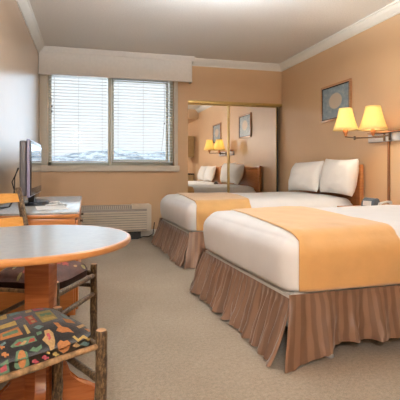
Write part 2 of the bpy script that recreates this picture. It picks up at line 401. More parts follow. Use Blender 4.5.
# ------------------------------------------------------------------ beds
RB = .115
def bed_pt(x, y, z, L, W, ZB, ZT, off, shear, r=RB, puff=.022, seed=0, head=False):
    """point on (or near) the cloth over a mattress: rounded box, gently puffed"""
    ix = min(max(x, r), L-r*.6 if head else L-r); iy = min(max(y, r), W-r); iz = min(z, ZT-r)
    q = Vector((ix, iy, iz)); d = Vector((x, y, z))-q
    if d.length > 1e-6:
        dn = d.normalized(); p = q+dn*(r+off)
        if abs(d.z) < 1e-6: nrm = dn
        else: nrm = dn
    else: p = q; nrm = Vector((0, 0, 1))
    topw = min(1, max(0, (z-ZB)/(ZT-ZB)))
    u, v = x/L, y/W
    p.z += puff*topw*(4*v*(1-v))**.6*(min(1, u*3))**.6
    side = math.sin(PI*topw)
    p += Vector((nrm.x, nrm.y, 0))*(.018*side)
    n1 = noise.noise(Vector((p.x*2.3+seed, p.y*2.3, p.z*3))); n2 = noise.noise(Vector((p.x*9+seed, p.y*7, p.z*9)))
    p += nrm*(.009*n1+.0035*n2)
    p.x -= shear*p.y*(1-p.x/L)
    return p
def cloth(L, W, ZB, ZT, off, shear, seed, xr=None, closed_foot=True, nx=60, ny=44, nz=14, path_only=False):
    """cover: foot face + sides + top; xr(y)->(x0,x1) limits it to a band"""
    bm = bmesh.new(); cache = {}
    def V(key, p):
        if key not in cache: cache[key] = bm.verts.new(p)
        return cache[key]
    S = []  # cross-section path (y,z), near side bottom -> top -> far side bottom
    for k in range(nz): S.append((0, ZB+(ZT-ZB)*k/nz))
    for k in range(ny+1): S.append((W*k/ny, ZT))
    for k in range(1, nz+1): S.append((W, ZT-(ZT-ZB)*k/nz))
    for i in range(nx+1):
        for j, (y, z) in enumerate(S):
            x0, x1 = xr(y) if xr else (0, L)
            t = i/nx
            if not xr: t = t**1.3
            x = x0+(x1-x0)*t
            V((i, j), bed_pt(x, y, z, L, W, ZB, ZT, off, shear, seed=seed))
    for i in range(nx):
        for j in range(len(S)-1):
            bm.faces.new((V((i, j), 0), V((i+1, j), 0), V((i+1, j+1), 0), V((i, j+1), 0)))
    if closed_foot:
        # foot face grid x=0: y over ny, z over nz ; shares the border vertices
        def F(a, k):
            if a == 0: return V((0, k), 0)
            if a == ny: return V((0, 2*nz+ny-k), 0)
            if k == nz: return V((0, nz+a), 0)
            return V(('f', a, k), bed_pt(0, W*a/ny, ZB+(ZT-ZB)*k/nz, L, W, ZB, ZT, off, shear, seed=seed))
        for a in range(ny):
            for k in range(nz):
                vs = [F(a, k), F(a+1, k), F(a+1, k+1), F(a, k+1)]
                if len(set(vs)) == 4:
                    try: bm.faces.new(vs)
                    except ValueError: pass
    return bm
def solid(o, t, offset=-1):
    m = o.modifiers.new('thickness', 'SOLIDIFY'); m.thickness = t; m.offset = offset; return o

def skirt(path, ztop, hem, flare, seed, amp=.014, freq=58, nz=12):
    """gathered valance cloth: path list of (x,y,nx,ny) along the top edge"""
    bm = bmesh.new(); uvl = bm.loops.layers.uv.new('UVMap')
    cum = [0]
    for a, c in zip(path, path[1:]): cum.append(cum[-1]+math.hypot(c[0]-a[0], c[1]-a[1]))
    Ltot = cum[-1]; n = int(Ltot/.008); G = []
    for i in range(n+1):
        s = Ltot*i/n; k = max(j for j in range(len(cum)) if cum[j] <= s+1e-9); k = min(k, len(path)-2)
        t = (s-cum[k])/(cum[k+1]-cum[k]); a, c = path[k], path[k+1]
        x, y, nx_, ny_ = [a[q]*(1-t)+c[q]*t for q in range(4)]
        l = math.hypot(nx_, ny_) or 1; nx_, ny_ = nx_/l, ny_/l
        ph = s*freq+2.6*noise.noise(Vector((s*5+seed, 0, 0)))*2
        col = []
        zh = hem(s/Ltot)+.006*noise.noise(Vector((s*9, seed, 3)))
        for j in range(nz+1):
            v = j/nz; z = ztop+(zh-ztop)*v
            w1_ = math.sin(ph)*.75+.45*math.sin(ph*.43+seed)+1.1*noise.noise(Vector((s*17+seed, v*1.6, 1)))+.7*noise.noise(Vector((s*38+seed, v*4.5+s*9, 6)))*v
            d = .006+flare(s/Ltot)*v**1.15+amp*(.22+.95*v**.8)*(w1_+.6)
            if j == 0: d = .010
            if j == 1: d = .012+(d-.012)*.35
            tx, ty = -ny_, nx_
            sh = .010*v*math.cos(ph)
            col.append((bm.verts.new((x+nx_*d+tx*sh, y+ny_*d+ty*sh, z)), s, v))
        G.append(col)
    for a, c in zip(G, G[1:]):
        for j in range(nz):
            f = bm.faces.new((a[j][0], c[j][0], c[j+1][0], a[j+1][0]))
            for lp, q in zip(f.loops, (a[j], c[j], c[j+1], a[j+1])): lp[uvl].uv = (q[1], q[2]*.3)
    return bm

def make_bed(name, O, rz, shear, label, seed, near=True):
    L, W = 2.945-O[0], 1.36; ZB, ZT = .36, .655
    root = empty(name, (O[0], O[1], 0), rz, label, 'bed', 'double beds')
    def sx(x, y): return x-shear*y*(1-x/L)
    # box spring (sheared slab)
    b = bmesh.new(); ps = [(sx(.02, .02), .02), (L, .02), (L, W-.02), (sx(.02, W-.02), W-.02)]
    extr(b, ps, 'z', .15, .356); bmesh.ops.bevel(b, geom=b.edges[:], offset=.02, segments=3, affect='EDGES')
    obj('box_spring', b, M['box'], root)
    b = bmesh.new(); ps = [(sx(.06, .06), .06), (L-.02, .06), (L-.02, W-.06), (sx(.06, W-.06), W-.06)]
    extr(b, ps, 'z', .354, .60); bmesh.ops.bevel(b, geom=b.edges[:], offset=.05, segments=3, affect='EDGES')
    obj('mattress', b, M['box'], root)
    # metal frame rail and legs
    b = bmesh.new(); box(b, .12, L-.05, .12, .15, .115, .149); box(b, .12, L-.05, W-.15, W-.12, .115, .149); box(b, .12, .15, .12, W-.12, .115, .149)
    obj('bed_rail', b, M['dark'], root)
    for lx, ly in ((.24, .03), (1.7, .14), (.32, W-.14), (1.7, W-.14), (.32, W/2), (1.0, .14)):
        b = bmesh.new(); tube(b, [(lx, ly, .02), (lx, ly, .13)], .011, n=12); lathe(b, [(0, 0), (.026, 0), (.026, .008), (.012, .022), (0, .022)], lx, ly, n=16)
        obj('leg', b, M['steel'], root)
    # skirts: foot panel, near side, far side - split at the corners
    fl = lambda t: .095
    foot = [(sx(.02, .005), .005, -1, -.05), (sx(.02, W*.5), W*.5, -1, 0), (sx(.02, W-.005), W-.005, -1, .05)]
    b = skirt(foot, .325, lambda t: .008+.016*t, lambda t: .095-.03*math.sin(PI*t)+.01*t, seed, amp=.020, freq=105)
    obj('skirt_panel', b, M['skirt'], root)
    side = [(sx(.0, .0)+.0, .012, -.75, -.8), (.10, .015, -.08, -1), (L-.03, .015, 0, -1)]
    b = skirt(side, .352, lambda t: .006+(.078 if near else .02)*min(1, max(0, t-.02)*9), lambda t: .02+.09*math.exp(-t*26), seed+3, amp=.026, freq=38)
    obj('skirt_panel', b, M['skirt'], root)
    side = [(sx(.0, W), W-.012, -.5, 1), (sx(.10, W), W-.015, 0, 1), (L-.03, W-.015, 0, 1)]
    b = skirt(side, .345, lambda t: .015, lambda t: .07*math.exp(-t*9)+.02, seed+6, amp=.02, freq=34)
    obj('skirt_panel', b, M['skirt'], root)
    # headboard
    Lh = XR-O[0]
    hb = obj('headboard', BX(L+.012, L+.042, .02, W-.0, .42, .99, bev=.006), M['headboard'], root)
    b = bmesh.new(); box(b, L+.006, L+.05, -.03, .045, .05, 1.04, bev=.008); obj('headboard_post', b, M['headboard'], root)
    b = bmesh.new(); box(b, L+.006, L+.05, W-.045, W+.03, .05, 1.04, bev=.008); obj('headboard_post', b, M['headboard'], root)
    obj('headboard_rail', BX(L+.004, L+.052, .05, W-.05, .96, 1.025, bev=.008), M['headboard'], root)
    return root, (L, W, ZB, ZT)
def place_cover(name, bm, mat, O, rz, thick):
    o = obj(name, bm, mat, None, angle=80); o.location = (O[0], O[1], 0); o.rotation_euler = (0, 0, rz)
    solid(o, thick, 1 if False else -1); return o
def beds():
    out = []
    for i, (O, rz, sh, lab, seed) in enumerate((
        ((1.0, 1.945), math.radians(.8), .062, 'double bed nearest the camera with gathered brown striped skirt', 2.0),
        ((.995, 4.115), math.radians(-.2), .058, 'double bed farther away, between the other bed and the mirrored closet', 9.0))):
        root, (L, W, ZB, ZT) = make_bed('bed', O, rz, sh, lab, seed, near=(i == 0))
        d = place_cover('duvet', cloth(L-.012, W, ZB, ZT, 0, sh, seed), M['duvet'], O, rz, .008)
        tag(d, ('smooth white duvet on the bed nearest the camera', 'smooth white duvet on the farther bed beside the closet')[i], 'duvet', 'white duvets')
        xr = (lambda y: (.045+.135*y, .665+.10*y)) if i == 0 else (lambda y: (.07+.10*y, .66+.12*y))
        t = place_cover('folded_blanket', cloth(L-.012, W, ZB+.004, ZT, .011, sh, seed, xr=xr, closed_foot=False), M['tan'], O, rz, .009)
        tag(t, ('tan suede blanket folded across the foot of the nearest bed', 'tan suede blanket folded across the foot of the farther bed')[i], 'blanket', 'tan folded blankets')
        out.append((O, rz, W))
    return out
BEDS = beds()
def pillow(loc, w, h, t, lean, yaw, label, seed, roll=0):
    """standing pillow: w along its length (y), h up, t thick; leans back towards +x"""
    bm = bmesh.new(); n = 26; G = {}
    for s in (0, 1):
        for i in range(n+1):
            for j in range(n+1):
                u, v = 2*i/n-1, 2*j/n-1
                if s and (i in (0, n) or j in (0, n)): G[s, i, j] = G[0, i, j]; continue
                th = t/2*(max(0, (1-abs(u)**2.6))*max(0, (1-abs(v)**2.6)))**.5
                pin = 1-.07*(1-abs(u)**2)*abs(v)**3; pin2 = 1-.06*(1-abs(v)**2)*abs(u)**3
                y = u*w/2*pin2; z = v*h/2*pin
                nn = .010*noise.noise(Vector((u*2.2+seed, v*2.2, s*4)))+.005*noise.noise(Vector((u*6+seed, v*6, s*4)))
                x = (th+nn*(1-abs(u)**6)*(1-abs(v)**6))*(1 if s else -1)
                x += .012*noise.noise(Vector((u*1.3+seed*2, v*1.3, 9)))
                G[s, i, j] = bm.verts.new((x, y, z+h/2))
        for i in range(n):
            for j in range(n): bm.faces.new((G[s, i, j], G[s, i+1, j], G[s, i+1, j+1], G[s, i, j+1]))
    o = obj('pillow', bm, M['pillow'], None, angle=180)
    o.location = loc; o.rotation_euler = (roll, lean, yaw)
    return tag(o, label, 'pillow', 'white bed pillows')
lean = math.radians(17)
pillow((2.765, 4.28, .695), .66, .42, .23, lean*.6, 0, 'white pillow nearer the lamps, propped against the farther headboard', 1, roll=.02)
pillow((2.66, 4.88, .70), .66, .40, .22, lean*1.0, .06, 'white pillow nearer the closet, propped on the farther bed', 5, roll=-.03)
pillow((2.76, 2.27, .69), .60, .38, .17, lean, 0, 'white pillow on the nearest bed, on the side away from the lamps', 8)
pillow((2.76, 2.90, .69), .60, .38, .17, lean, 0, 'white pillow on the nearest bed, on the side by the lamps', 11)

# ------------------------------------------------------------------ nightstand, clock, phone
ns = empty('nightstand', (2.78, 3.685, 0), 0, 'wooden nightstand between the two beds under the wall lamps', 'nightstand')
obj('body', BX(-.19, .22, -.25, .25, .05, .572, bev=.005), M['orange_wood'], ns)
obj('top', BX(-.21, .225, -.265, .265, .573, .597, bev=.005), M['orange_wood'], ns)
dr = obj('drawer', BX(-.205, -.191, -.23, .23, .34, .52, bev=.004), M['orange_wood'], ns)
obj('knob', lathe(bmesh.new(), [(0, .0), (.015, .0), (.012, .02), (0, .024)], 0, 0, n=16), M['bronze'], dr, loc=(-.21, 0, .43)).rotation_euler = (0, -PI/2, 0)
obj('plinth', BX(-.17, .2, -.23, .23, 0, .05), M['dark'], ns)
ck = empty('alarm_clock', (2.74, 3.62, .5972), .2, 'small grey alarm clock on the nightstand beside the headboard', 'clock')
b = bmesh.new(); extr(b, [(-.055, 0), (.05, 0), (.045, .085), (.02, .105), (-.03, .10), (-.05, .06)], 'x', -.0, .0001) if False else None
b.free(); b = bmesh.new(); extr(b, [(-.055, 0), (.05, 0), (.045, .075), (.02, .105), (-.025, .10), (-.05, .055)], 'y', -.08, .08)
bmesh.ops.bevel(b, geom=b.edges[:], offset=.008, segments=2, affect='EDGES')
obj('case', b, M['clock'], ck)
obj('display', BX(-.0585, -.0545, -.05, .05, .022, .07, mtx=Matrix.Rotation(.10, 4, 'Y')), M['white_plastic'], ck)
ph = empty('telephone', (2.79, 3.475, .5972), 0, 'white telephone on the nightstand next to the alarm clock', 'telephone')
b = bmesh.new(); extr(b, [(-.10, 0), (.10, 0), (.10, .05), (.05, .06), (-.09, .03)], 'y', -.045, .045); bmesh.ops.bevel(b, geom=b.edges[:], offset=.006, segments=2, affect='EDGES'); b.transform(Matrix.Scale(.75, 4))
obj('base', b, M['white_plastic'], ph)
b = bmesh.new(); tube(b, [(-.085, .0, .055), (-.08, 0, .075), (-.03, 0, .09), (.04, 0, .10), (.085, 0, .092), (.095, 0, .072)], [.018, .02, .013, .013, .02, .018], n=12); b.transform(Matrix.Scale(.75, 4))
obj('handset', b, M['white_plastic'], ph)

# ------------------------------------------------------------------ wall lamp
WY = 3.69
wl = empty('wall_lamp', (XR, WY, 1.33), 0, 'double swing arm wall lamp with two glowing cream shades between the beds', 'wall lamp')
obj('mounting_bar', BX(-.035, -.002, -.62, .30, -.055, .035, bev=.006), M['steel'], wl)
obj('top_ledge', BX(-.075, -.002, -.64, .26, .036, .05, bev=.004), M['picture_wood'], wl)
b = bmesh.new(); box(b, -.022, -.002, -.011, .011, -.70, -.056, bev=.004); obj('cord_cover', b, M['rod'], wl)
def arm(pts, c, R0, R1, Hs):
    b = bmesh.new(); tube(b, pts, .007, n=10); tube(b, [(pts[0][0], pts[0][1], pts[0][2]-.04), (pts[0][0], pts[0][1], pts[0][2]+.04)], .011, n=12)
    tube(b, [(pts[1][0], pts[1][1], pts[1][2]-.02), (pts[1][0], pts[1][1], pts[1][2]+.02)], .011, n=12)
    a = obj('swing_arm', b, M['bronze'], wl)
    x, y, z = c
    s = bmesh.new()
    prof = [(R0+(R1-R0)*(k/8)-.006*math.sin(PI*k/8), z+Hs*k/8) for k in range(9)]
    lathe(s, prof, x, y, n=40); sh = solid(obj('shade', s, M['shade'], a, angle=60), .0012)
    b = bmesh.new(); lathe(b, [(0, z-.06), (.012, z-.055), (.018, z-.035), (.026, z-.02), (.028, z-.004), (.02, z+.012), (.013, z+.03), (.013, z+.07), (0, z+.07)], x, y, n=20)
    obj('socket', b, M['finial'], a)
    b = bmesh.new(); bmesh.ops.create_uvsphere(b, u_segments=12, v_segments=8, radius=.03, matrix=Matrix.Translation((x, y, z+.115)))
    obj('bulb', b, M['bulb'], a)
    b = bmesh.new()
    for k in range(3):
        an = k*2*PI/3+.4; tube(b, [(x+.012*math.cos(an), y+.012*math.sin(an), z+.06), (x+(R1-.004)*math.cos(an), y+(R1-.004)*math.sin(an), z+Hs-.006)], .0018, n=6)
    obj('shade_spider', b, M['bronze'], a)
z0 = .055
arm([(-.05, .02, -.01), (-.26, .22, -.01), (-.47, .075, -.01), (-.47, .075, z0-.03)], (-.47, .075, z0), .126, .064, .225)
arm([(-.05, -.06, -.01), (-.14, -.17, -.01), (-.215, -.02, -.01), (-.215, -.02, z0-.03)], (-.215, -.02, z0), .142, .072, .245)

# ------------------------------------------------------------------ pictures
def picture(y0, y1, z0, z1, artm, label):
    root = empty('framed_picture', (XR, (y0+y1)/2, (z0+z1)/2), 0, label, 'picture', 'framed prints on the right wall')
    hy, hz = (y1-y0)/2, (z1-z0)/2; fw = .026
    b = bmesh.new()
    for a in ((-hy, hy, hz-fw, hz), (-hy, hy, -hz, -hz+fw), (-hy, -hy+fw, -hz+fw, hz-fw), (hy-fw, hy, -hz+fw, hz-fw)):
        box(b, -.028, -.002, *a, bev=.004)
    obj('frame', b, M['picture_wood'], root)
    b = bmesh.new(); i = .0
    for a in ((-hy+fw, hy-fw, hz-fw-.012, hz-fw), (-hy+fw, hy-fw, -hz+fw, -hz+fw+.012), (-hy+fw, -hy+fw+.012, -hz+fw, hz-fw), (hy-fw-.012, hy-fw, -hz+fw, hz-fw)):
        box(b, -.022, -.006, *a)
    obj('inner_lip', b, M['tv_dark'], root)
    b = bmesh.new(); uvl = b.loops.layers.uv.new('UVMap'); q = fw+.010
    vs = [b.verts.new((-.014, s*(hy-q), t*(hz-q))) for s, t in ((-1, -1), (1, -1), (1, 1), (-1, 1))]
    f = b.faces.new(vs)
    for lp, uv in zip(f.loops, ((1, 0), (0, 0), (0, 1), (1, 1))): lp[uvl].uv = uv
    o = obj('print', b, artm, root, smooth=False); solid(o, .006, 0)
picture(4.33, 4.975, 1.595, 2.06, M['art'], 'framed blue grey print with a pale disc on the wall above the farther bed')
picture(2.53, 3.16, 1.595, 2.06, M['art2'], 'framed print above the nearest bed, seen smaller in the left mirror')

# ------------------------------------------------------------------ wall air conditioner
ac = empty('air_conditioner', (.335, 5.97, 0), 0, 'cream wall air conditioner with louvred front on the floor below the window', 'air conditioner')
hw = .54
obj('cabinet', BX(-hw, hw, 0, .215, .10, .47, bev=.012), M['ac'], ac)
obj('base', BX(-hw+.06, hw-.14, .03, .215, 0, .10), M['dark'], ac)
b = bmesh.new()
for k in range(8):
    z = .135+k*.033
    extr(b, [(-.030, z), (-.026, z+.004), (-.012, z+.021), (-.004, z+.021), (-.018, z-.002)], 'x', -hw+.015, hw-.06)
obj('louvres', b, M['ac'], ac)
obj('louvre_backing', BX(-hw+.012, hw-.055, -.003, -.0005, .115, .42), M['grille'], ac)
b = bmesh.new(); box(b, -hw+.01, .27, -.012, .10, .425, .476, bev=.003)
obj('top_grille', b, M['grille'], ac)
b = bmesh.new()
for k in range(28): x = -hw+.03+k*.0275; box(b, x, x+.007, -.0155, -.011, .430, .472)
obj('grille_bars', b, M['ac'], ac)
obj('control_flap', BX(.28, hw-.01, -.012, .16, .425, .484, bev=.005), M['ac'], ac)
obj('side_cap', BX(hw-.06, hw+.004, -.022, .20, .11, .475, bev=.006), M['ac'], ac)
cd = bmesh.new(); tube(cd, [(.50, 5.90, .012), (.58, 5.90, .012), (.68, 5.91, .012), (.76, 5.95, .03), (.84, 6.02, .012), (.93, 6.14, .03), (.955, 6.16, .2)], .007, n=8, sub=3)
tag(obj('power_cord', cd, M['tv_dark']), 'dark power cord on the carpet below the air conditioner', 'cord')

# ------------------------------------------------------------------ desk
DX0, DX1, DY0, DY1, DZ = XL+.016, -.055, 2.78, 4.36, .72
dk = empty('desk', ((DX0+DX1)/2, (DY0+DY1)/2, 0), 0, 'long low wooden dresser with pale laminate top along the left wall', 'dresser')
hx, hy = (DX1-DX0)/2, (DY1-DY0)/2
obj('top', BX(-hx, hx, -hy, hy, DZ-.012, DZ, bev=.002), M['desk_top'], dk)
obj('top_edge', BX(-hx-.0, hx+.003, -hy-.003, hy, DZ-.035, DZ-.0125, bev=.004), M['orange_wood'], dk)
obj('body', BX(-hx, hx-.02, -hy+.02, hy-.02, .06, DZ-.036, bev=.003), M['orange_wood'], dk)
obj('end_panel', BX(-hx+.01, hx-.03, -hy+.004, -hy+.0195, .08, DZ-.10, bev=.004), M['orange_wood'], dk)
obj('apron', BX(-hx+.005, hx-.022, -hy+.001, -hy+.0195, DZ-.094, DZ-.04, bev=.003), M['orange_wood'], dk)
obj('plinth', BX(-hx+.03, hx-.06, -hy+.05, hy-.05, 0, .06), M['dark'], dk)
for i in range(3):
    for j in range(3):
        y = -hy+.04+i*.505; z = .09+j*.195
        d = obj('drawer', BX(hx-.0195, hx-.004, y, y+.49, z, z+.185, bev=.004), M['orange_wood'], dk)
        kn = obj('knob', lathe(bmesh.new(), [(0, 0), (.013, 0), (.009, .012), (.015, .02), (0, .026)], n=14), M['bronze'], d, loc=(hx-.004, y+.245, z+.092)); kn.rotation_euler = (0, PI/2, 0)

# television
TX = -.37
tv = empty('television', (TX-.03, 3.52, DZ), 0, 'flat television with silver edge and dark base standing on the dresser', 'television')
b = BX(-.012, .008, -.36, .36, .072, .485, bev=.006, seg=3); obj('casing', b, M['tv_side'], tv)
b = BX(-.062, -.0125, -.35, .345, .082, .475, bev=.015, seg=3); obj('back_shell', b, M['tv_back'], tv)
obj('bezel', BX(.0082, .014, -.35, .35, .082, .475, bev=.002), M['tv_dark'], tv)
obj('screen', BX(.0142, .0165, -.325, .325, .135, .452), M['screen'], tv, smooth=False)
obj('neck', BX(-.04, .005, -.07, .07, .024, .075, bev=.006), M['tv_dark'], tv)
b = bmesh.new(); lathe(b, [(0, 0), (1, 0), (1, .5), (.93, 1), (0, 1)], n=40); bmesh.ops.scale(b, vec=(.11, .21, .024), verts=b.verts); obj('base', b, M['tv_dark'], tv)
b = bmesh.new(); tube(b, [(-.49, 3.30, 1.0), (-.505, 3.26, .93), (-.50, 3.22, .85), (-.515, 3.20, .76), (-.53, 3.18, .727), (-.56, 3.10, .725), (-.58, 3.0, .726)], .004, n=8, sub=3)
tube(b, [(-.49, 3.34, 1.0), (-.52, 3.24, .90), (-.49, 3.21, .80), (-.52, 3.15, .73), (-.57, 3.06, .735)], .004, n=8, sub=3)
tag(obj('cable_bundle', b, M['tv_dark']), 'black cables hanging down behind the television', 'cable')
b = bmesh.new(); tube(b, [(-.30, 3.28, .7245), (-.24, 3.33, .7245), (-.20, 3.44, .7245), (-.22, 3.54, .73), (-.28, 3.56, .7245), (-.30, 3.50, .7245), (-.24, 3.40, .73), (-.17, 3.34, .7245), (-.15, 3.30, .7245)], .0045, n=8, sub=4)
tag(obj('white_cable', b, M['white_plastic']), 'thin white cable curled on the dresser beside the television base', 'cable')
pp = BX(-.10, .10, -.14, .14, 0, .003)
o = tag(obj('paper_sheet', pp, M['paper']), 'white printed sheet lying on the dresser by the television', 'paper'); o.location = (-.245, 3.12, DZ+.0005); o.rotation_euler = (0, 0, .15)

# ------------------------------------------------------------------ round table
TC = (-.22, 1.70); TZ = .735; TR = .384
tb = empty('round_table', (TC[0], TC[1], 0), 0, 'round pedestal table with pale laminate top and orange wood edge', 'table')
obj('tabletop', lathe(bmesh.new(), [(0, TZ-.021), (TR-.012, TZ-.021), (TR-.012, TZ), (0, TZ)], n=128), M['laminate'], tb)
M['edge'] = wood('honey_edge_wood', (.50, .21, .06), (.60, .28, .09), axis=(3, 3, 12))
obj('edge_band', lathe(bmesh.new(), [(TR-.0118, TZ-.022), (TR-.004, TZ-.023), (TR+.001, TZ-.019), (TR+.003, TZ-.011), (TR+.001, TZ-.003), (TR-.004, TZ), (TR-.0118, TZ), (TR-.0118, TZ-.022)], n=128), M['edge'], tb)
obj('mounting_block', BX(-.14, .17, -.12, .2, TZ-.055, TZ-.0215, bev=.004), M['red_wood'], tb)
pm = Matrix.Rotation(math.radians(-15), 4, 'Z') @ Matrix.Identity(4)
pm = Matrix.Translation((.045, .05, 0)) @ pm
obj('pedestal', BX(-.047, .047, -.047, .047, .10, TZ-.056, bev=.004, mtx=pm), M['red_wood'], tb)
prof = [(.0, .33), (.02, .32), (.035, .28), (.042, .23), (.06, .18), (.095, .145), (.135, .13), (.17, .11), (.19, .06), (.20, .0), (.15, .0), (.14, .04), (.125, .06), (.09, .075), (.05, .075), (0, .07)]
for k in range(4):
    b = bmesh.new(); extr(b, prof, 'y', -.019, .019); bmesh.ops.bevel(b, geom=[e for e in b.edges], offset=.004, segments=2, affect='EDGES')
    b.transform(Matrix.Rotation(math.radians(4+90*k), 4, 'Z') @ Matrix.Translation((.045, 0, 0)))
    b.transform(Matrix.Translation((.045, .05, 0)))
    obj('foot', b, M['red_wood'], tb)

# ------------------------------------------------------------------ log chairs
TH = math.radians(15); F = 420
def on_plane(px, py, z):
    l = (px-200)/F; v = (168-py)/F; t = (z-1)/v
    return Vector(((math.sin(TH)+l*math.cos(TH))*t, (math.cos(TH)-l*math.sin(TH))*t, z))
ELL = lambda cx, cy, rx, ry, n=14, a0=0: [(cx+rx*math.cos(2*PI*k/n+a0), cy+ry*math.sin(2*PI*k/n+a0)) for k in range(n)]
def cross(cx, cy, s):
    q = s*.38
    return [(cx-q, cy-s), (cx+q, cy-s*.9), (cx+q*.8, cy-q), (cx+s*1.3, cy-q), (cx+s*1.3, cy+q), (cx+q, cy+q), (cx+q, cy+s), (cx-q, cy+s*.9), (cx-q, cy+q), (cx-s*1.3, cy+q), (cx-s*1.3, cy-q), (cx-q*.8, cy-q)]
MOTIFS = [
 ('f_olive', [(34.5, 313), (49.5, 310), (57.7, 318.5), (42.7, 323)]), ('f_green', [(39, 314.5), (50, 312.5), (52, 314.5), (41, 317)]), ('f_yellow', [(42.5, 318.5), (53.5, 316.3), (55.5, 318.3), (44.5, 320.6)]),
 ('f_orange', [(0, 334), (18, 327), (23, 334.5), (0, 341)]), ('f_green', [(2, 335), (17, 329.5), (19, 332.5), (3, 337.6)]),
 ('f_yellow', [(0, 326), (15, 321), (17, 325), (0, 330)]), ('f_red', [(24, 317.5), (31.5, 315.5), (37.5, 322), (30, 325)]), ('f_tan', [(27.5, 317.6), (31, 316.8), (33, 319), (29.5, 320)]), ('f_tan', [(30.5, 321.3), (34, 320.3), (35.6, 322), (32, 323.2)]),
 ('f_pink', [(32, 309.5), (43, 307.5), (45, 309.6), (34, 311.6)]), ('f_mauve', [(56, 308), (66, 306.5), (73, 311), (68, 314), (60, 312.5)]), ('f_pink', [(80, 316), (85, 315.5), (90, 319.5), (84, 320.5)]),
 ('f_teal', [(60, 314.5), (68, 315.5), (78, 320), (72, 321.5), (64, 318)]), ('f_teal', [(48, 303.5), (60, 302.5), (66, 304.5), (56, 306)]),
 ('f_orange', [(53, 323), (58, 323), (62, 327), (68, 328), (74, 333), (68, 332), (62, 333), (56, 331), (58, 327.5)]),
 ('f_tan', [(44, 331), (49, 329.5), (53, 333), (55, 341), (54, 349), (50, 350.5), (48, 343), (46, 340), (42, 340), (45, 336)]), ('f_pink', [(46, 334), (49, 333), (51, 338), (49, 341)]),
 ('f_teal', [(33, 328), (38, 325.5), (44, 326.5), (39, 329.8)]), ('f_yellow', [(23, 325.5), (25.5, 325), (30.5, 333), (27.5, 334.5)]),
 ('f_green', [(10, 347), (17, 340), (34, 336), (37, 341), (22, 346), (12, 348)]), ('f_red', [(14, 345.5), (19, 342), (22, 342.5), (18, 346)]), ('f_tan', [(20, 345), (24, 341), (27, 341), (24, 344.8)]), ('f_red', [(28, 343), (30, 339), (34, 338), (35, 341)]),
 ('f_yellow', [(72, 337), (74, 335.6), (78, 339), (83, 335), (88, 338.2), (93, 334.4), (99, 338), (98, 340), (93, 337), (88, 341), (83, 338), (78, 342)]),
 ('f_teal', [(79, 344.5), (84, 341), (89, 343.4), (86, 346)]), ('f_tan', [(72, 346), (76, 342), (80, 345.5), (76, 347.5)]), ('f_orange', [(84, 329), (91, 329.5), (96, 332), (88, 332)]), ('f_pink', [(88, 349), (92, 345.5), (96, 345), (94, 349)]),
 ('f_orange', [(57, 344), (60, 340), (63.5, 341.5), (67, 340), (70.5, 343.5), (68, 350), (63, 353), (58, 350)]),
 ('f_green', [(14, 366), (16, 352), (20, 350), (27, 352), (29.5, 364), (27, 367), (16, 369)]), ('f_orange', ELL(21.7, 359, 4.2, 9)),
 ('f_green', [(-2, 366), (8, 359), (9.5, 372), (-2, 376)]), ('f_pink', [(0, 368), (6, 363.5), (7, 370), (0, 373)]),
 ('f_pink', cross(35.3, 361.5, 2.7)), ('f_pink', cross(45, 357.5, 2.7)), ('f_yellow', cross(55.6, 354.2, 2.6)), ('f_orange', cross(5, 355, 2.8)), ('f_orange', cross(1.5, 347.5, 2.4)),
 ('f_green', [(29, 351), (33, 347), (36, 348), (41, 344.5), (42, 348), (37, 352), (33, 351.5)]), ('f_teal', [(0, 345), (5, 342), (6, 344), (1, 347)]),
 ('f_tan', [(24, 311), (30, 309), (32, 312), (26, 314)]), ('f_teal', [(8, 313.5), (18, 311), (20, 314), (10, 317)]), ('f_mauve', [(13, 319), (21, 316.5), (22.5, 318.3), (15, 321)]), ('f_yellow', [(0, 316), (6, 315), (7, 319), (0, 321)]), ('f_yellow', [(46, 353), (47, 351), (50, 352), (49, 354)]),
 ('f_orange', [(62, 319), (70, 320), (75, 324), (66, 323)]), ('f_tan', [(76, 327), (84, 324), (86, 326), (79, 329)]), ('f_green', [(36, 333), (41, 331.5), (42, 334), (37, 336)]),
]
def log(name, p0, p1, r0, r1, parent, mat='bark', seed=0, caps='cut', n=16):
    b = bmesh.new(); p0, p1 = Vector(p0), Vector(p1); Ln = (p1-p0).length; k = max(6, int(Ln/.02))
    pts = []; rs = []
    for i in range(k+1):
        t = i/k; q = p0.lerp(p1, t)
        q = q+Vector((noise.noise(Vector((t*3+seed, 0, 1))), noise.noise(Vector((t*3, seed, 4))), 0))*.005*math.sin(PI*t)
        pts.append(q); rs.append(r0+(r1-r0)*t)
    rs[0] *= .86; rs[-1] *= .86; pts.insert(1, pts[0].lerp(pts[1], .2)); rs.insert(1, r0); pts.insert(-1, pts[-1].lerp(pts[-2], .2)); rs.insert(-1, r1)
    tube(b, pts, rs, n=n, mi=0, cap_mi=1, wob=.16, seed=seed)
    return obj(name, b, [M[mat], M[caps]], parent, angle=50)
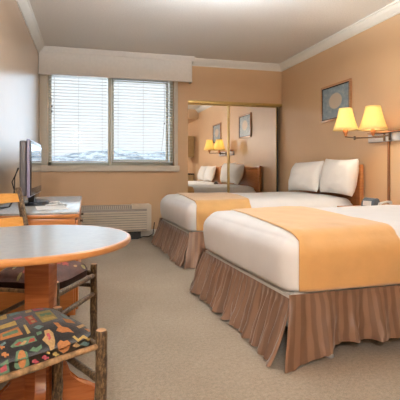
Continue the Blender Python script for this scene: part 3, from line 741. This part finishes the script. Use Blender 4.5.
def log_chair(FR, FL, BR, BL, label, motifs, seed, seat_mat, back_h=.885, post_r=.0188, topz=.468):
    """FR/FL/BR/BL: floor positions of the four posts"""
    c = sum((Vector((*p, 0)) for p in (FR, FL, BR, BL)), Vector())/4
    fm = (Vector((*FR, 0))+Vector((*FL, 0)))/2-c; rz = math.atan2(fm.y, fm.x)-PI/2
    root = empty('log_chair', c, rz, label, 'chair', 'rustic log chairs around the round table')
    Mi = Matrix.Rotation(-rz, 4, 'Z') @ Matrix.Translation(-c)
    L = {k: Mi @ Vector((*p, 0)) for k, p in dict(FR=FR, FL=FL, BR=BR, BL=BL).items()}
    def at(k, z, lean=0): v = L[k].copy(); v.z = z; v.y -= lean; return v
    for i, k in enumerate(('FR', 'FL')): log('leg', at(k, 0), at(k, topz), post_r*1.08, post_r, root, seed=seed+i)
    for i, k in enumerate(('BR', 'BL')):
        b = bmesh.new(); pts = []; rs = []
        for j in range(31):
            z = back_h*j/30; ln = 0 if z < .42 else .10*((z-.42)/.5)**1.2
            pts.append(at(k, z, ln)); rs.append(post_r*(1.06-.12*j/30))
        rs[-1] *= .85
        tube(b, pts, rs, n=16, cap_mi=1, wob=.16, seed=seed+3+i); obj('back_post', b, [M['bark'], M['cut']], root, angle=50)
    zr = .418
    log('seat_rail', at('FR', zr), at('BR', zr-.006), .0092, .0102, root, 'peeled', seed+5)
    log('seat_rail', at('FL', zr), at('BL', zr-.005), .0145, .016, root, 'bark', seed+6)
    log('seat_rail', at('FR', zr-.012), at('FL', zr-.012), .014, .013, root, 'bark', seed+7)
    log('seat_rail', at('BR', zr-.012), at('BL', zr-.012), .014, .013, root, 'bark', seed+8)
    log('stretcher', at('FR', .30), at('FL', .305), .0125, .0125, root, 'bark', seed+9)
    log('stretcher', at('FR', .20), at('BR', .21), .0115, .012, root, 'bark', seed+10)
    log('stretcher', at('FL', .35), at('BL', .355), .0115, .012, root, 'bark', seed+11)
    log('stretcher', at('BR', .25), at('BL', .25), .0115, .012, root, 'bark', seed+12)
    # back slats
    for z0_, z1_ in ((.665, .718), (.80, .852)):
        ln = lambda z: .10*((z-.42)/.5)**1.2
        a, d = at('BL', 0), at('BR', 0); b = bmesh.new(); n = 12; G = []
        for i in range(n+1):
            t = i/n; p = a.lerp(d, t); bow = -.022*math.sin(PI*t)
            G.append([b.verts.new((p.x, p.y-ln(z)+bow+oy, z+dz)) for z, oy, dz in ((z0_, -.006, .006), (z0_, .006, .006), (z1_, .006, .008*math.sin(PI*t)), (z1_, -.006, .008*math.sin(PI*t)))])
        for u, v in zip(G, G[1:]):
            for k in range(4): b.faces.new((u[k], u[(k+1) % 4], v[(k+1) % 4], v[k]))
        b.faces.new(G[0]); b.faces.new(G[-1])
        obj('back_slat', b, M['slat_wood'], root, angle=30)
    # upholstered seat
    ins = -.004; zb0 = zr+.012
    def SP(u, v):  # bilinear on the seat quad, u right(-1..1), v front(+1)
        a = (1-u)/2; w_ = (1+v)/2
        p = L['FL']*a*w_+L['FR']*(1-a)*w_+L['BL']*a*(1-w_)+L['BR']*(1-a)*(1-w_); return p
    def SQ(u, v):
        # round the corners of the quad
        k = max(abs(u), abs(v)); 
        if k > 0:
            l = (abs(u)**5+abs(v)**5)**(1/5); u2, v2 = u*k/l, v*k/l
        else: u2, v2 = u, v
        return SP(u2*.985, v2*.985), k
    def topz_(k, p): return zb0+.020+.066*(1-k**3.2)**.75+.004*noise.noise(Vector((p.x*9+seed, p.y*9, 0)))
    b = bmesh.new(); n = 28; G = {}
    for i in range(n+1):
        for j in range(n+1):
            u, v = 2*i/n-1, 2*j/n-1; p, k = SQ(u, v); G[i, j] = b.verts.new((p.x, p.y, topz_(min(1, k), p)))
    for i in range(n):
        for j in range(n): b.faces.new((G[i, j], G[i+1, j], G[i+1, j+1], G[i, j+1]))
    border = [(i, 0) for i in range(n)]+[(n, j) for j in range(n)]+[(i, n) for i in range(n, 0, -1)]+[(0, j) for j in range(n, 0, -1)]
    low = [b.verts.new((G[q].co.x*.99, G[q].co.y*.99, zb0-.012)) for q in border]
    for q in range(len(border)):
        r_ = (q+1) % len(border); b.faces.new((G[border[q]], G[border[r_]], low[r_], low[q]))
    b.faces.new(low)
    # woven motifs lie in the cloth, in the same mesh
    mats = [seat_mat]; names = []
    from mathutils.bvhtree import BVHTree
    b.normal_update(); bv = BVHTree.FromBMesh(b)
    newf = []
    for lay, (mn, poly) in enumerate(motifs):
        if mn not in names: names.append(mn); mats.append(M[mn])
        mi = names.index(mn)+1
        q2 = []
        m2 = len(poly)
        for a_ in range(m2):   # densify the outline
            A, B = Vector(poly[a_]), Vector(poly[(a_+1) % m2])
            st = max(1, int((B-A).length/1.5))
            for s_ in range(st): q2.append(A.lerp(B, s_/st))
        t_ = bmesh.new()
        try: fc = t_.faces.new([t_.verts.new((q.x, q.y, 0)) for q in q2])
        except ValueError: t_.free(); continue
        bmesh.ops.triangulate(t_, faces=[fc]); 
        bmesh.ops.subdivide_edges(t_, edges=[e for e in t_.edges if e.calc_length() > 2], cuts=2, use_grid_fill=True)
        bmesh.ops.triangulate(t_, faces=t_.faces[:])
        mp = {}; ok = {}
        for vv in t_.verts:
            if motifs is MOTIFS:
                dw = on_plane(vv.co.x, vv.co.y, .45)-Vector((0, 0, 1)); o3 = Mi @ Vector((0, 0, 1)); d3 = Mi.to_3x3() @ dw.normalized()
            else: o3 = Vector((vv.co.x/100, vv.co.y/100, 2)); d3 = Vector((0, 0, -1))
            hit = bv.ray_cast(o3, d3)
            ok[vv] = hit[0] is not None and abs(hit[1].dot(d3)) > .12
            if ok[vv]: mp[vv] = hit[0]-hit[1]*(1 if hit[1].dot(d3) > 0 else -1)*(.0010+.00003*lay)
        bvv = {vv: b.verts.new(p) for vv, p in mp.items()}
        for f in t_.faces:
            if all(ok[v_] for v_ in f.verts):
                try: g = b.faces.new([bvv[v_] for v_ in f.verts]); g.material_index = mi; newf.append(g)
                except ValueError: pass
        t_.free()
    me = bpy.data.meshes.new('seat'); b.normal_update()
    for f in newf:
        if f.normal.z < 0: f.normal_flip()
    b.to_mesh(me); b.free()
    for m_ in mats: me.materials.append(m_)
    for p_ in me.polygons: p_.use_smooth = True
    so = bpy.data.objects.new('seat', me); C.objects.link(so); so.parent = root
    return root
s = Vector((-.88, -.47))
FR, FL = Vector((.044, 1.417)), Vector((-.111, 1.690))
log_chair(tuple(FR), tuple(FL), tuple(FR+s*.46), tuple(FL+s*.46), 'rustic log chair in front of the table with colourful tapestry seat', MOTIFS, 1.0, M['fabric'])
g = Vector((.88, -.47)); rgt = Vector((-.47, -.88)); mid = Vector((-.055, 2.235))
rm = []
for k in range(34):
    cx, cy = rnd.uniform(-17, 17), rnd.uniform(-18, 18); r = rnd.uniform(1.0, 2.6)
    rm.append((rnd.choice(['f_olive', 'f_green', 'f_orange', 'f_red', 'f_tan', 'f_teal']), ELL(cx, cy, r, r*rnd.uniform(.4, 1), 7, rnd.random()*3) if k % 2 else cross(cx, cy, r*.8)))
log_chair(tuple(mid+rgt*.19), tuple(mid-rgt*.19), tuple(mid+rgt*.19-g*.39), tuple(mid-rgt*.19-g*.39), 'rustic log chair behind the table with dark worn seat and orange back slats', rm, 20.0, M['vinyl'])

# ------------------------------------------------------------------ kitchenette corner seen in the mirror
kc = empty('wall_cabinet', (2.66, .35, 1.31), 0, 'ochre wooden wall cabinet in the far corner, seen in the left mirror', 'cabinet')
obj('body', BX(-.34, .34, -.28, .28, 0, .62, bev=.004), M['cabinet_wood'], kc)
for sx_ in (-.335, .005):
    d = obj('door', BX(sx_, sx_+.33, .281, .298, .01, .61, bev=.004), M['cabinet_wood'], kc)
    obj('handle', BX(sx_+(.29 if sx_ < 0 else .02), sx_+(.305 if sx_ < 0 else .035), .299, .315, .05, .15, bev=.003), M['bronze'], d)
ct = empty('base_cabinet', (2.66, .33, 0), 0, 'beige base cabinet with dark countertop, seen in the left mirror', 'cabinet')
obj('body', BX(-.34, .34, -.28, .27, 0, .80, bev=.004), M['cabinet_wood'], ct)
obj('countertop', BX(-.36, .345, -.30, .30, .801, .84, bev=.004), M['tv_dark'], ct)
cm = empty('coffee_maker', (2.74, .45, .84), 0, 'white coffee maker on the dark countertop, seen in the left mirror', 'coffee maker')
obj('body', BX(-.09, .09, -.10, -.02, 0, .28, bev=.012), M['white_plastic'], cm)
obj('head', BX(-.09, .09, -.019, .09, .20, .28, bev=.012), M['white_plastic'], cm)
obj('warming_plate', BX(-.09, .09, -.019, .09, 0, .025, bev=.006), M['tv_dark'], cm)
obj('carafe', lathe(bmesh.new(), [(0, .027), (.05, .027), (.062, .06), (.058, .11), (.035, .14), (.04, .155), (0, .155)], 0, .038, n=24), M['tv_dark'], cm)

# ------------------------------------------------------------------ outdoors: snowy hills
b = bmesh.new(); nx, ny = 120, 50; G = {}
for i in range(nx+1):
    for j in range(ny+1):
        x = -120+320*i/nx; y = 90+260*j/ny; t = j/ny
        ridge = .5+.5*noise.noise(Vector((x*.012+3, 1.7, 0)))+.35*noise.noise(Vector((x*.035, 5, 0)))
        hgt = -5+ (9+15*ridge)*min(1, t*1.5)**1.0 + 2.0*noise.noise(Vector((x*.06, y*.06, 2)))+.9*noise.noise(Vector((x*.25, y*.25, 7)))
        G[i, j] = b.verts.new((x, y, hgt))
for i in range(nx):
    for j in range(ny): b.faces.new((G[i, j], G[i+1, j], G[i+1, j+1], G[i, j+1]))
h = obj('snowy_hills', b, M['hill']); h['kind'] = 'structure'

# ------------------------------------------------------------------ light
w = bpy.data.worlds.new('overcast_sky'); bpy.context.scene.world = w; w.use_nodes = True; nt = w.node_tree; bg = nt.nodes['Background']
tc = N(nt, 'ShaderNodeTexCoord'); sp = N(nt, 'ShaderNodeSeparateXYZ'); nt.links.new(tc.outputs['Generated'], sp.inputs[0])
r = ramp(nt, [(0, (.93, .96, 1)), (.25, (.95, .97, 1.0)), (1, (.85, .92, 1.0))]); nt.links.new(sp.outputs['Z'], r.inputs[0])
nt.links.new(r.outputs[0], bg.inputs[0]); bg.inputs[1].default_value = .84
def area(name, loc, rot, sx_, sy_, p, col, portal=False):
    l = bpy.data.lights.new(name, 'AREA'); l.shape = 'RECTANGLE'; l.size = sx_; l.size_y = sy_; l.energy = p; l.color = col
    if portal: l.cycles.is_portal = True
    o = bpy.data.objects.new(name, l); C.objects.link(o); o.location = loc; o.rotation_euler = rot; return o
area('window_portal', ((WX0+WX1)/2, YB+.22, (WZ0+WZ1)/2), (-PI/2, 0, 0), WX1-WX0, WZ1-WZ0, 1, (1, 1, 1), True)
# added fill like a camera flash, behind the photographer on the left
l = bpy.data.lights.new('flash_fill', 'POINT'); l.energy = 132; l.shadow_soft_size = .18; l.color = (.86, .94, 1)
o = bpy.data.objects.new('flash_fill', l); C.objects.link(o); o.location = (-.3, -1.0, 1.95)
# added fill aimed upwards, bounced off the ceiling to brighten the room
area('bounce_fill', (1.05, 2.85, 2.34), (PI, 0, 0), .3, .3, 166, (.86, .93, 1))
l = bpy.data.lights.new('overcast_daylight', 'SUN'); l.energy = 4.6; l.angle = math.radians(110); l.color = (.66, .82, 1)
o = bpy.data.objects.new('overcast_daylight', l); C.objects.link(o); o.location = (0, 12, 6)
o.rotation_euler = Vector((-.12, .93, .33)).to_track_quat('Z', 'Y').to_euler()

# ------------------------------------------------------------------ camera
cam = bpy.data.cameras.new('camera'); cam.sensor_width = 36; cam.lens = 420/400*36; cam.shift_y = -32/400; cam.clip_start = .02; cam.clip_end = 1000
co = bpy.data.objects.new('camera', cam); C.objects.link(co); co.location = (0, 0, 1.0); co.rotation_euler = (PI/2, 0, -TH)
sc = bpy.context.scene; sc.camera = co
sc.view_settings.view_transform = 'Standard'; sc.view_settings.look = 'None'; sc.view_settings.exposure = .45; sc.view_settings.gamma = 1
sc.view_settings.use_curve_mapping = False
sc.cycles.max_bounces = 10; sc.cycles.diffuse_bounces = 5; sc.cycles.glossy_bounces = 5; sc.cycles.transparent_max_bounces = 12
sc.cycles.use_denoising = True; sc.cycles.sample_clamp_indirect = 6
